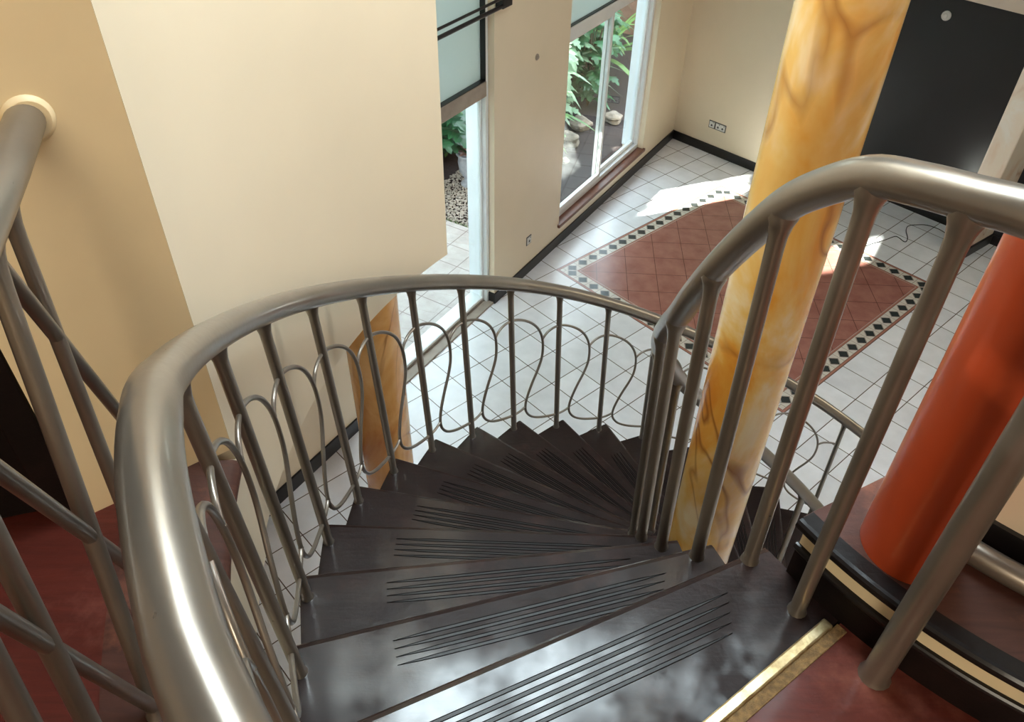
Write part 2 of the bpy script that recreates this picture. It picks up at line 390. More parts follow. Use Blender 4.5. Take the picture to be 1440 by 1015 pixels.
# painted stub pillar in front of the dark wall
pa=Vector((4.86,7.71,0)); pdir=Vector((.6,-.8,0)); pn=Vector((.8,.6,0))
sp=empty('stub_pillar',tuple(pa+pdir*.12+pn*.3)); tag(sp,'square pale marbled pillar with black plinth in front of the dark wall','pillar')
mb=MB(); mb.prism([pa,pa+pdir*.24,pa+pdir*.24+pn*.6,pa+pn*.6],0,TOP); mb.build('shaft',M['pale_marble'],sp,bevel=.02)
e=.022; mb=MB(); mb.prism([pa-pdir*e-pn*e,pa+pdir*(.24+e)-pn*e,pa+pdir*(.24+e)+pn*(.6+e),pa-pdir*e+pn*(.6+e)],0,.12); mb.build('plinth',M['black_skirting'],sp,bevel=.005)
# white button on the dark wall
p=Vector((4.508,8.792,2.165)); 
p=K0+KD*((p-K0).dot(KD)); p.z=2.165
tb=empty('wall_button',tuple(p)); tag(tb,'small round white fitting high on the black wall','wall fitting')
def disc(mb,c,nrm,prof,seg=24):
    nrm=nrm.normalized(); a=nrm.orthogonal().normalized(); b=nrm.cross(a); vs=[]
    for r,h in prof:
        for j in range(seg):
            t=2*math.pi*j/seg; vs.append(c+nrm*h+(a*math.cos(t)+b*math.sin(t))*r)
    m=len(prof); mb.add(vs,[(i*seg+j,i*seg+(j+1)%seg,(i+1)*seg+(j+1)%seg,(i+1)*seg+j) for i in range(m-1) for j in range(seg)],True); mb.add(vs[-seg:],[list(range(seg))]); mb.add(vs[:seg],[list(range(seg))])
mb=MB(); disc(mb,p,KN,[(.05,0),(.05,.012),(.043,.02)]); mb.build('back_plate',M['socket_white'],tb)
mb=MB(); disc(mb,p,KN,[(.026,.018),(.026,.032),(.02,.038)]); mb.build('cap',M['socket_white'],tb)
# sockets
def socket(name,c,al,nrm,w,label,gang,cat='wall socket'):
    r=empty(name,tuple(c)); tag(r,label,cat)
    mb=MB(); mb.bevbox(c+nrm*.002,(al,UP,nrm),(w/2+.007,.05,.003),.001); mb.build('back_box',M['socket_grey'],r)
    mb=MB(); mb.bevbox(c+nrm*.006,(al,UP,nrm),(w/2-.003,.039,.005),.003); mb.build('plate',M['socket_white'],r)
    for i in range(gang):
        x=(i-(gang-1)/2)*.07
        mb=MB(); mb.bevbox(c+al*x+nrm*.011-UP*.008,(al,UP,nrm),(.013,.013,.002),.001); mb.build('outlet',M['socket_grey'],r)
        mb=MB(); mb.bevbox(c+al*(x+.018)+nrm*.011+UP*.03,(al,UP,nrm),(.005,.006,.003),.001); mb.build('switch',M['socket_grey'],r)
c0=corner+BD*(Vector((2.575,9.96,0))-corner).dot(BD); c0.z=.39; socket('wall_socket',c0,BD,BN,.082,'small single socket plate nearest the corner on the back wall',1)
c0=corner+BD*(Vector((2.66,9.88,0))-corner).dot(BD)+BD*.015; c0.z=.39; socket('wall_socket',c0,BD,BN,.146,'wide double socket plate on the back wall beside the small single one',2)
socket('wall_socket',wp(3.6,0,.40),WD,WN,.08,'pale socket plate low on the pier between glass door and window',1)
mb=MB(); disc(mb,wp(3.64,0,2.276),WN,[(.028,0),(.028,.006),(.012,.02)]); tag(mb.build('screw_hook',M['grey_frame']),'small grey screw hook high on the pier between door and window','hook')

# ------------------------------------------------------------------ curved wall round the stair, short wall at its end
mb=MB(); mb.sweep_arc(C,[(2.23,3.0),(2.23,TOP),(2.40,TOP),(2.40,3.0)],144.2*D2R,184.8*D2R,60)
o=mb.build('wall_curved',M['cream_paint']); struct(o)
for p_ in o.data.polygons:
    p_.use_smooth = abs(p_.normal.z)<.5 and len(p_.vertices)==4
try: o.data.set_sharp_from_angle(angle=.6)
except Exception: pass
mb=MB(); mb.sweep_arc(C,[(2.23,2.95),(2.23,3.36),(2.38,3.36),(2.38,2.95)],184.8*D2R,262*D2R,70); o=mb.build('wall_below_landing',M['cream_paint']); struct(o)
try: o.data.set_sharp_from_angle(angle=.6)
except Exception: pass
ca=Vector((-.6965,1.3545,0)); cd=Vector((math.cos(-141.7*D2R),math.sin(-141.7*D2R),0)); cn=Vector((cd.y,-cd.x,0))
if cn.dot(-ca)<0: cn=-cn
cb=ca+cd*.345
mb=MB(); mb.prism([ca,cb,cb-cn*.17,ca-cn*.17+cd*-.05],Z0,TOP); struct(mb.build('wall_left',M['ochre_paint']))

# ------------------------------------------------------------------ upper landing
def sector(mb,r0,r1,a0,a1,z0,z1,n=24,bull=0):
    prof=[(r0,z0),(r1,z0),(r1,z1),(r0,z1)]
    mb.sweep_arc(C,prof,a0*D2R,a1*D2R,n,False)
mb=MB(); sector(mb,1.05,2.19,217.6,262,3.2,Z0,30); sector(mb,2.17,4.6,215,262,3.2,Z0,30)
# part of the landing outside the outer railing, up to the short wall and the dark door
mb.prism([pol(2.42,186.5,0),pol(2.42,215.2,0),pol(4.6,215.2,0),Vector((-2.9,.75,0)),Vector((-2.3,1.3,0)),Vector((-1.1,1.35,0)),],3.2,Z0)
struct(mb.build('floor_landing',M['red_wood']))
# dark curb with rounded nosing along the landing's edge
mb=MB(); mb.sweep_arc(C,[(2.26,3.36),(2.215,3.362),(2.202,3.375),(2.198,3.387),(2.202,3.4),(2.22,3.408),(2.44,3.408),(2.44,3.36)],186.0*D2R,262*D2R,60)
o=mb.build('trim_1',M['ledge_wood']); struct(o)
try: o.data.set_sharp_from_angle(angle=.9)
except Exception: pass
# dark door beyond the short wall
dd=Vector((-1,-.32,0)).normalized(); dn=Vector((dd.y,-dd.x,0)); 
if dn.dot(Vector((0,-1,0)))<0: dn=-dn
d2=empty('door_2',tuple(cb+dd*.5+UP*Z0)); struct(d2)
pb=cb+cd*.004
mb=MB(); mb.prism([pb,pb+dd*.07,pb+dd*.07-dn*.1,pb-dn*.1],Z0,Z0+2.1); mb.prism([pb+dd*.97,pb+dd*1.04,pb+dd*1.04-dn*.1,pb+dd*.97-dn*.1],Z0,Z0+2.1); mb.build('frame',M['dark_wood'],d2,bevel=.005)
mb=MB(); q=pb-dn*.04; mb.prism([q+dd*.07,q+dd*.97,q+dd*.97-dn*.045,q+dd*.07-dn*.045],Z0+.004,Z0+2.05)
for z in (.25,1.15): mb.prism([q+dd*.2+dn*.012,q+dd*.84+dn*.012,q+dd*.84,q+dd*.2],Z0+z,Z0+z+.7)
mb.build('leaf',M['dark_wood'],d2,bevel=.006)

# brass edging between first tread and landing
es=empty('edging_strip',tuple(pol(1.6,217.3,Z0))); tag(es,'worn brass edging strip between the top dark tread and the red landing','edging strip')
def radial_box(mb,r0,r1,a,w0,w1,z0,z1,bev=.002):
    rd=Vector((math.cos(a*D2R),math.sin(a*D2R),0)); td=Vector((-rd.y,rd.x,0))
    c=Vector((C.x,C.y,0))+rd*((r0+r1)/2)+td*((w0+w1)/2)+UP*((z0+z1)/2)
    mb.bevbox(c,(rd,td,UP),((r1-r0)/2,(w1-w0)/2,(z1-z0)/2),bev)
mb=MB(); radial_box(mb,1.075,2.13,217.35,-.022,.002,Z0-.01,Z0+.010,.004); mb.build('brass_bar',M['brass'],es)
mb=MB(); radial_box(mb,1.06,2.13,217.35,.002,.026,Z0-.01,Z0+.003,.001); tag(mb.build('frayed_border',M['frayed_edge'],es),'frayed tan border of the strip')

# ------------------------------------------------------------------ staircase: one thing, treads and risers are its parts
stair=empty('spiral_staircase',tuple(pol(1.6,120,0))); tag(stair,'dark varnished spiral staircase winding down to the white tiled floor','staircase')
def nosed(r0,r1,af,an,zt,th=.045):
    """wedge tread: af far edge, an near edge (degrees)"""
    mb=MB(); n=10; rr=[r0+(r1-r0)*i/n for i in range(n+1)]
    rdf=lambda a:Vector((math.cos(a*D2R),math.sin(a*D2R),0))
    # cross-section running from near edge to far edge with a rounded far nosing, placed at each radius
    rows=[]
    for r in rr:
        f=pol(r,af,0); td=Vector((math.sin(af*D2R),-math.cos(af*D2R),0))     # away from the tread
        nr=pol(r,an,0)
        row=[nr+UP*(zt-th), f+td*-.012+UP*(zt-th)]
        for q in range(7):
            t=-90+180*q/6; row.append(f+td*(-.012+.02*math.cos(t*D2R))+UP*(zt-th/2+th/2*math.sin(t*D2R)))
        row+= [nr+UP*zt]; rows.append(row)
    m=len(rows[0]); vs=[p for r in rows for p in r]
    fs=[(i*m+j,i*m+(j+1)%m,(i+1)*m+(j+1)%m,(i+1)*m+j) for i in range(n) for j in range(m)]
    mb.add(vs,fs); mb.add(rows[0],[list(range(m))]); mb.add(rows[-1],[list(range(m))[::-1]])
    return mb
NT_=17
for k in range(NT_):
    zt=Z0-RISE*k; af=A0-STEP*k; an=af+(11.6 if k==0 else STEP+1.0)
    tr=nosed(RIN,ROUT,af,an,zt).build('tread',M['tread_wood'],stair)
    # four or five cut grips with pointed ends, parallel to the nosing
    ng=5 if k==0 else 4
    rdv=Vector((math.cos((af)*D2R),math.sin((af)*D2R),0)); td=Vector((-rdv.y,rdv.x,0))
    mb=MB(); 
    for g in range(ng):
        off=.050+.0205*g+(.012 if k==0 else 0)
        r0=RIN+.15+.012*g; r1=ROUT-(.235 if k else .10)
        base=Vector((C.x,C.y,0))+td*off
        a=base+rdv*r0; b=base+rdv*r1; n_=14; vs=[]
        for i in range(n_+1):       # shallow gutter with a fine raised lip on both sides, pointed at both ends
            t=i/n_; c=a+(b-a)*t; w=min(1,t*n_*.55,(1-t)*n_*.55); w=max(w,.02)
            for x,z in ((-.0052,.0003),(-.0042,.0022),(-.0032,.0005),(.0032,.0005),(.0042,.0022),(.0052,.0003)):
                vs.append(c+td*(x*w)+UP*(zt+z))
        mb.add(vs,[(i*6+j,i*6+j+1,i*6+j+7,i*6+j+6) for i in range(n_) for j in range(5)])
    mb.build('grip_grooves',M['groove_wood'],tr)
    # riser under this tread's far edge
    if k<NT_:
        z0=zt-RISE if k<NT_-1 else 0
        mb=MB(); mb.sweep_arc(C,[(RIN+.006,z0),(ROUT-.006,z0),(ROUT-.006,zt-.04),(RIN+.006,zt-.04)],(af+.55)*D2R,(af+1.9)*D2R,2,False)
        mb.build('riser',M['dark_wood'],stair)
# ribbon soffit under the steps
mb=MB(); vs=[]; N=80
for i in range(N+1):
    k=-.6+16.2*i/N; a=A0+STEP-STEP*k; z=Z0-RISE*k-.10
    for r,dz in ((RIN+.02,-.09),(ROUT-.03,-.09),(ROUT-.03,-.15),(RIN+.02,-.15)): vs.append(pol(r,a,max(z+dz,.002+(.05 if dz>-.1 else 0))))
mb.add(vs,[(i*4+j,i*4+(j+1)%4,(i+1)*4+(j+1)%4,(i+1)*4+j) for i in range(N) for j in range(4)]); mb.add(vs[:4],[(0,1,2,3)]); mb.add(vs[-4:],[(0,1,2,3)])
mb.build('soffit',M['dark_wood'],stair)

# ------------------------------------------------------------------ railings
def smooth(xs,ys,x):
    """monotone-ish cubic (Catmull-Rom) through points"""
    if x<=xs[0]: return ys[0]
    if x>=xs[-1]: return ys[-1]
    i=max(j for j in range(len(xs)) if xs[j]<=x); i=min(i,len(xs)-2)
    h=xs[i+1]-xs[i]; t=(x-xs[i])/h
    m=lambda j: 0 if len(xs)<3 else ((ys[min(j+1,len(xs)-1)]-ys[max(j-1,0)])/(xs[min(j+1,len(xs)-1)]-xs[max(j-1,0)]))
    a,b=ys[i],ys[i+1]
    return (2*t**3-3*t*t+1)*a+(t**3-2*t*t+t)*h*m(i)+(-2*t**3+3*t*t)*b+(t**3-t*t)*h*m(i+1)
def helix(k): return Z0-RISE*k
OZk=[-2.2,-1.2,-.6,-.1,.3,.9,2]; OZ=[4.31,4.31,4.309,4.296,4.256,4.134,helix(2)+.908]
def outer_z(k): return smooth(OZk,OZ,k) if k<2 else helix(k)+.908+.025*math.exp(-((k-9)/2.2)**2)
IZk=[-4,-2,-1.05,-.7,-.3,.2,.65,1.05,1.5,2.08,2.65,3.1,3.6]; IZ=[4.40,4.40,4.39,4.379,4.365,4.338,4.281,4.214,4.11,3.965,3.82,3.705,helix(3.6)+.925]
def inner_z(k): return smooth(IZk,IZ,k) if k<3.6 else helix(k)+.925
RB,RT=2.092,2.135        # outer balusters lean outwards a little
def post(base,top,r,flare=.013):
    top=top+UP*.014; d=(top-base); L=d.length; d.normalize(); mb=MB()
    ts=[0,.01,.018,L*.5,L-.075,L-.05,L-.03,L-.012,L]; rs=[r*1.3,r*1.15,r,r,r,r*1.06,r+flare*.35,r+flare*.8,r+flare*.8]
    mb.tube([base+d*t for t in ts],rs,14); return mb
orail=empty('stair_railing',tuple(pol(2.1,160,2.6))); tag(orail,'outer stair railing in pewter metal with curling scrolls between balusters','railing')
mb=MB(); K0r,K1r=-2.4,15.6; pts=[]; NN=190
for i in range(NN+1):
    k=K0r+(K1r-K0r)*i/NN; r=2.13+(.026*max(0,min(1,(.2-k)/1.0)) if k<.2 else 0); pts.append(pol(r,kang(k),outer_z(k)))
mb.tube(pts,.0325,24); mb.build('handrail',M['pewter_paint'],orail)
def zb(k): return Z0-RISE*max(0,math.floor(k+1e-6)) if k>=0 else Z0+.015
for k in range(-2,16):
    a=kang(k); rb=RB if k>=0 else 2.13
    b=pol(rb,a,zb(k)-.004); tp=pol(RT if k>0 else 2.14+.01*(k<0),a,outer_z(k)-.026)
    post(b,tp,.0145).build('baluster',M['pewter_paint'],orail)
SCR=[(0,.70),(.13,.707),(.29,.705),(.45,.69),(.57,.66),(.645,.612),(.665,.55),(.64,.48),(.56,.405),(.45,.325),(.345,.24),(.285,.175),(.28,.13),(.325,.10),(.43,.078),(.6,.072),(.8,.08),(1,.095)]
def catmull(P,n=5):
    out=[]
    for i in range(len(P)-1):
        p0,p1,p2,p3=P[max(i-1,0)],P[i],P[i+1],P[min(i+2,len(P)-1)]
        for j in range(n):
            t=j/n; out.append(tuple(.5*((2*b)+(c-a)*t+(2*a-5*b+4*c-d)*t*t+(-a+3*b-3*c+d)*t**3) for a,b,c,d in zip(p0,p1,p2,p3)))
    out.append(P[-1]); return out
def opt(k,h):
    base=helix(k) if k>=0 else Z0; H_=outer_z(k)-base
    f=h/.9; r=RB+(RT-RB)*f; return pol(r,kang(k),base+h*(H_/.908))
for k in range(-1,15):
    mb=MB(); mb.tube([opt(k+s,h) for s,h in catmull(SCR,5)],.0068,8); sc=mb.build('scroll',M['pewter_paint'],orail)
    mb=MB(); mb.tube([opt(k+s,h) for s,h in catmull([(.65,.60),(.75,.645),(.88,.68),(1,.70)],3)],[.008]+[.0062]*8+[.0085],8); mb.build('link',M['pewter_paint'],sc)
    mb=MB(); mb.tube([opt(k+s,h) for s,h in catmull([(.28,.152),(.2,.13),(.1,.11),(0,.095)],3)],[.008]+[.0062]*8+[.0085],8); mb.build('link',M['pewter_paint'],sc)
irail=empty('stair_railing',tuple(pol(1.11,190,3.4))); tag(irail,'inner stair railing in pewter metal with plain balusters and high curved handrail','railing')
mb=MB(); pts=[]; 
for i in range(NN+1):
    k=-3.6+(15.6+3.6)*i/NN; pts.append(pol(1.12,kang(k),inner_z(k)))
mb.tube(pts,.031,24); mb.build('handrail',M['pewter_paint'],irail)
ik=[-.7,.14,1.08,2.11,3.16]+[k+.1 for k in range(4,16)]
for k in ik:
    a=kang(k); z=Z0-RISE*max(0,math.floor(k))
    post(pol(1.103,a,z-.003),pol(1.122,a,inner_z(k)-.024),.0165,.014).build('baluster',M['pewter_paint'],irail)
a=kang(-1.77); post(pol(1.10,a,Z0-.004),pol(1.12,a,inner_z(-1.77)-.02),.026,.012).build('newel_post',M['pewter_paint'],irail)
post(pol(1.10,kang(-3.4),Z0-.004),pol(1.12,kang(-3.4),inner_z(-3.4)-.02),.0165).build('baluster',M['pewter_paint'],irail)

# short landing railing that ends in the left wall
lr0=Vector((-.82,1.276,4.305)); ld=Vector((.2736,-.9618,0))
def lp(y,z): t=(1.276-y)/.9618; p=lr0+ld*t; p.z=z; return p
lrail=empty('landing_railing',tuple(lp(.6,Z0))); tag(lrail,'straight landing railing with slanting braces, its handrail fixed into the left wall','railing')
mb=MB(); mb.tube([lr0+ld*.0-cn*.0+cn*-.015,lr0+ld*.2,lr0+ld*.6,lr0+ld*1.0,lr0+ld*1.6],.031,24); mb.build('handrail',M['pewter_paint'],lrail)
tq=-cn.dot(Vector((lr0.x,lr0.y,0))-ca)/cn.dot(ld); mb=MB(); disc(mb,lr0+ld*tq,cn,[(.043,-.004),(.042,.002),(.034,.008)],28); tag(mb.build('wall_collar',M['ochre_paint'],lrail),'cream plaster collar where the handrail meets the wall')
PT=[(1.03,.90,.0125),(.915,.68,.0155),(.615,.47,.0155),(.51,.33,.0165),(.25,.12,.0155)]
for yt,yb,r in PT:
    post(lp(yb,Z0-.002),lp(yt,4.285),r,.01).build('baluster',M['pewter_paint'],lrail)
def seg(y0,z0,y1,z1): 
    mb=MB(); mb.tube([lp(y0,z0),lp(y1,z1)],.0125,12); mb.build('brace',M['pewter_paint'],lrail)
seg(.915,4.26,1.245,3.42); seg(.605,4.25,.945,3.41); seg(.45,4.22,.69,3.41); seg(.2,4.25,.5,3.41)

# ------------------------------------------------------------------ raised ledge in the well, orange column, pipe
LZ=3.572
ledge=empty('raised_ledge',tuple(pol(1.0,222,Z0))); tag(ledge,'curved raised ledge with black and cream riser under the orange column','ledge')
LA0,LA1=208.9,262
def ledge_part(name,r0,r1,z0,z1,mat,da=0,rnd=0):
    mb=MB()
    if rnd:
        prof=[(r0,z0),(r1-rnd,z0)]+[(r1-rnd+rnd*math.cos(t*D2R),(z0+z1)/2+(z1-z0)/2*math.sin(t*D2R)) for t in (-60,-30,0,30,60)]+[(r1-rnd,z1),(r0,z1)]
    else: prof=[(r0,z0),(r1,z0),(r1,z1),(r0,z1)]
    mb.sweep_arc(C,prof,(LA0+da)*D2R,LA1*D2R,48,False); return mb.build(name,mat,ledge)
ledge_part('riser_board',.42,1.052,3.25,3.49,M['dark_wood'],.55)
ledge_part('moulding',1.03,1.060,3.482,3.502,M['black_skirting'],.4,.01)
ledge_part('cream_band',.42,1.048,3.49,3.549,M['cream_band'],.6)
ledge_part('nosing',1.02,1.066,3.546,LZ+.001,M['dark_wood'],-.1,.014)
ledge_part('top_board',.42,1.045,3.55,LZ,M['ledge_wood'],-.2)
mb=MB(); mb.lathe((.803,.972,0),[(.095,LZ-.002),(.095,TOP)],64); oc=mb.build('orange_column',M['orange_paint'],loc=(.803,.972,LZ)); tag(oc,'round glossy orange column standing on the raised ledge at the right','column')
mb=MB(); mb.tube([pol(.865,a,LZ+.028) for a in range(222,262,2)],.026,18); tag(mb.build('floor_pipe',M['pewter_paint']),'pale silver pipe lying along the raised ledge behind the thick post','pipe')
mb=MB(); sector(mb,.70,.80,223,262,LZ-.002,LZ+.4,20); struct(mb.build('wall_well',M['cream_paint']))
mb=MB(); sector(mb,.80,.812,223,262,LZ,LZ+.07,20); struct(mb.build('baseboard_well',M['black_skirting']))

# ------------------------------------------------------------------ marble painted columns
def column(x,y,r,ztop,mat,label):
    mb=MB(); mb.lathe((0,0,0),[(r,0),(r,ztop)],72)
    o=mb.build('marbled_column',mat); o.location=(x,y,0); return tag(o,label,'column','marbled columns')
column(.771,1.958,.125,TOP-.002,M['yellow_marble'],'tall yellow marble-painted column rising through the stair well')
column(-.87,3.84,.175,TOP-.002,M['brown_marble'],'brown marble-painted column by the glass door, seen between balusters')

# ------------------------------------------------------------------ cable on the tiles
cb_pts=[(3.88,7.85),(3.92,7.68),(4.05,7.74),(4.22,7.82),(4.36,7.9),(4.4,7.88),(4.44,7.79),(4.5,7.87),(4.54,8.03),(4.61,8.14),(4.75,8.17),(4.84,8.16),(4.93,8.09),(4.98,8.0),(5.0,7.9)]
mb=MB(); mb.tube([(x,y,.006) for x,y in catmull(cb_pts,5)],.0045,6); tag(mb.build('loose_cable',M['cable_black']),'thin black cable lying loose on the tiles before the black wall','cable')

# ------------------------------------------------------------------ garden
def leaf_lobed(mb,p,d,up,L,Wd,lob=5):
    """broad split leaf: a drooping midrib with notched edges"""
    d=d.normalized(); s=d.cross(up).normalized(); u=s.cross(d).normalized()
    n=lob*2; mid=[];lf=[];rt=[]
    for i in range(n+1):
        t=i/n; c=p+d*(L*t)-UP*(L*.45*t*t)+u*(L*.12*math.sin(t*3.1)); w=Wd*math.sin(math.pi*(t**.7)*.98+.03)*(1 if i%2 else .55)
        mid.append(c); lf.append(c+s*w-u*w*.25+d*(w*.3)); rt.append(c-s*w-u*w*.25+d*(w*.3))
    m=n+1; mb.add(mid+lf+rt,[(i,i+1,m+i+1,m+i) for i in range(n)]+[(i,2*m+i,2*m+i+1,i+1) for i in range(n)],False)
def leaf_strap(mb,p,d,L,w,droop=.6):
    d=d.normalized(); s=d.cross(UP); s=s.normalized() if s.length>.01 else Vector((1,0,0)); n=6; a=[];b=[]
    for i in range(n+1):
        t=i/n; c=p+d*(L*t)-UP*(L*droop*t*t); ww=w*(1-t)**.6*(.5+.5*min(1,t*5)); a.append(c+s*ww); b.append(c-s*ww)
    m=n+1; mb.add(a+b,[(i,i+1,m+i+1,m+i) for i in range(n)])
rnd=random.Random(11)
def bush(name,s,off,h,nl,size,mat,label,kind='lobed'):
    base=wp(s,off,-.14); r=empty(name,tuple(base)); tag(r,label,'plant','garden plants')
    st=MB(); fo=MB()
    for i in range(nl):
        a=rnd.uniform(0,2*math.pi); el=rnd.uniform(.25,1.25); hh=h*rnd.uniform(.25,1)
        d=Vector((math.cos(a)*math.cos(el),math.sin(a)*math.cos(el),math.sin(el)))
        rad=rnd.uniform(.05,.45)*h*.5
        tip=base+UP*hh+Vector((math.cos(a),math.sin(a),0))*rad
        if kind=='lobed':
            if i%3==0: st.tube([base+UP*.02,base+UP*hh*.5+Vector((math.cos(a),math.sin(a),0))*rad*.35,tip],[.012,.009,.006],5)
            leaf_lobed(fo,tip,Vector((math.cos(a),math.sin(a),rnd.uniform(-.1,.5))),UP,size*rnd.uniform(.7,1.2),size*.36)
        else:
            leaf_strap(fo,base+UP*(h*.25),d,h*rnd.uniform(.7,1.1),size*.12,rnd.uniform(.2,.7))
    if kind!='lobed': st.tube([base,base+UP*(h*.15),base+UP*(h*.3)],[.05,.045,.03],8)
    st.build('stem',M['bark'],r); fo.build('foliage',M[mat],r)
bush('broad_leaved_plant',4.9,-2.3,1.5,90,.42,'leaf_deep','deep green broad-leaved plant seen through the glass door')
bush('broad_leaved_plant',5.5,-3.1,1.9,90,.5,'leaf_deep','tall dark leafy plant against the garden wall, left in the view through the window')
bush('broad_leaved_plant',3.9,-2.6,1.3,80,.36,'leaf_bright','light green leafy plant behind the pebble bed outside the door')
bush('broad_leaved_plant',4.25,-2.25,.5,50,.2,'leaf_bright','low light green plant edging the pebble bed')
bush('palm_shrub',7.6,-2.4,1.7,46,.55,'leaf_pale','pale spiky shrub in the left pane of the garden window','strap')
bush('broad_leaved_plant',8.3,-2.9,1.7,100,.44,'leaf_pale','pale split-leaved plant behind the rocks in the left window pane')
bush('broad_leaved_plant',9.4,-2.6,1.9,110,.46,'leaf_deep','dark leafy plant filling the right pane of the garden window')
bush('palm_shrub',9.0,-1.9,1.5,40,.5,'leaf_bright','bright green spiky shrub in the right pane of the garden window','strap')
bush('broad_leaved_plant',6.9,-3.0,1.6,90,.42,'leaf_deep','deep green leafy plant beside the spiky shrub in the left window pane')
def shaggy(name,s0,s1,o0,o1,z0,z1,mat,parent=None,amp=.12):
    bm=bmesh.new(); bmesh.ops.create_cube(bm,size=2); bmesh.ops.subdivide_edges(bm,edges=list(bm.edges),cuts=14,use_grid_fill=True)
    mb=MB(); q=rnd.uniform(0,9); vs=[]
    for v in bm.verts:
        x,y,z=v.co; p=Vector((x,y,z)); r=p.normalized(); p=p*.8+r*.2*1.3
        w=amp*(math.sin(x*9+q)*math.cos(z*8+y*5)+.6*math.sin(y*13+z*11+q))+rnd.uniform(-.05,.05)
        p+=r*w*.6
        vs.append(wp((s0+s1)/2+p.x*(s1-s0)/2,(o0+o1)/2+p.y*(o1-o0)/2,(z0+z1)/2+p.z*(z1-z0)/2))
    bm.verts.index_update(); mb.add(vs,[[v.index for v in f.verts] for f in bm.faces]); bm.free()
    c=vs[::2]
    for i in range(700):
        p=rnd.choice(vs); a=rnd.uniform(0,6.28); leaf_lobed(mb,p,Vector((math.cos(a),math.sin(a),rnd.uniform(-.2,.8))),UP,rnd.uniform(.12,.24),.05,3)
    return mb.build(name,M[mat],parent)
for s0,s1,ht,lb in ((.35,1.6,2.28,'low dark green hedge added so that sun passes over it to the window'),(1.62,3.6,3.35,'long hedge added to block sun, right of the low one'),(-1.2,.33,3.4,'middle hedge added to block sun between the low one and the narrow tall one'),(-2.25,-1.22,3.6,'narrow tall hedge added to trim the sun through the door')):  # hedges added behind the plants, heights set to shape the sun patches indoors
    tag(shaggy('sun_screen_hedge',s0,s1,-3.2,-2.9,-.15,ht,'leaf_deep',None,.04),lb,'hedge')
for s0,s1,zb_,lb in ((-1.2,3.9,3.15,'spreading tree added to block sun, its crown above the low hedge'),(-2.3,-1.25,4.45,'slim tree added to block sun, its high crown above the narrow hedge'),(-6.8,-2.35,.6,'broad leafy tree added to block sun at the left end of the garden'),(3.3,13,1.7,'wide leafy tree added to shade the garden, beyond the wall on the right')):  # crowns added out of view to block sun around the gaps and shade the planting
    fo_=-2.4 if s1>12 else 0
    r=empty('sun_screen_tree',tuple(wp((s0+s1)/2,-3.9+fo_,-.14))); tag(r,lb,'tree')
    m_=MB(); m_.tube([wp((s0+s1)/2,-3.9+fo_,-.14),wp((s0+s1)/2+.05,-3.85+fo_,1.5),wp((s0+s1)/2,-3.3+fo_,zb_+.8)],[.11,.09,.06],10); m_.build('trunk',M['bark'],r)
    shaggy('crown',s0,s1,-3.35+fo_,-2.8+fo_,zb_,6.8,'leaf_deep',r,.05)
bush('broad_leaved_plant',8.75,-2.2,1.5,80,.38,'leaf_deep','dark leafy plant in the middle of the right window pane')
bush('broad_leaved_plant',8.0,-1.6,.6,45,.26,'leaf_deep','low dark plant between the rocks and the right window pane')
bush('broad_leaved_plant',5.75,-2.35,.7,70,.28,'leaf_bright','low bright leafy plant behind the urn outside the door')
bush('broad_leaved_plant',9.9,-3.5,2.2,110,.45,'leaf_deep','big dark leafy plant at the far top of the right window pane')
bush('broad_leaved_plant',7.6,-2.1,1.5,80,.4,'leaf_pale','pale split-leaved plant in the middle of the left window pane')
bush('palm_shrub',6.6,-2.0,1.3,34,.5,'leaf_bright','bright green spiky shrub at the left edge of the garden window','strap')
bush('broad_leaved_plant',7.0,-1.75,1.1,60,.34,'leaf_pale','pale broad-leaved plant just behind the rocks, left of the window bar')
bush('broad_leaved_plant',8.3,-1.75,1.3,70,.36,'leaf_deep','dark green broad-leaved plant in the right pane of the garden window')
bush('broad_leaved_plant',4.9,-3.0,2.0,100,.4,'leaf_bright','tall bright green plant filling the top of the view through the door')
def rock(s,off,r,label):
    bm=bmesh.new(); bmesh.ops.create_icosphere(bm,subdivisions=3,radius=r)
    q=[rnd.uniform(0,6) for _ in range(3)]
    for v in bm.verts:
        n=v.co.normalized(); v.co*=1+.22*math.sin(n.x*3+q[0])*math.cos(n.y*4+q[1])+.12*math.sin(n.z*7+q[2]); v.co.z*=.62
    me=bpy.data.meshes.new('garden_rock'); bm.to_mesh(me); bm.free(); me.materials.append(M['stone'])
    o=bpy.data.objects.new('garden_rock',me); COL.objects.link(o); o.location=wp(s,off,-.12+r*.3); tag(o,label,'rock','rocks on the garden soil')
rock(6.73,-1.25,.17,'pale rock on the dark soil, left in the garden window')
rock(7.3,-1.35,.15,'pale rock on the soil near the middle bar of the garden window')
rock(7.75,-1.05,.13,'pale rock on the soil in the right pane of the garden window')
rock(6.2,-1.0,.07,'small pale stone low in the left pane of the garden window')
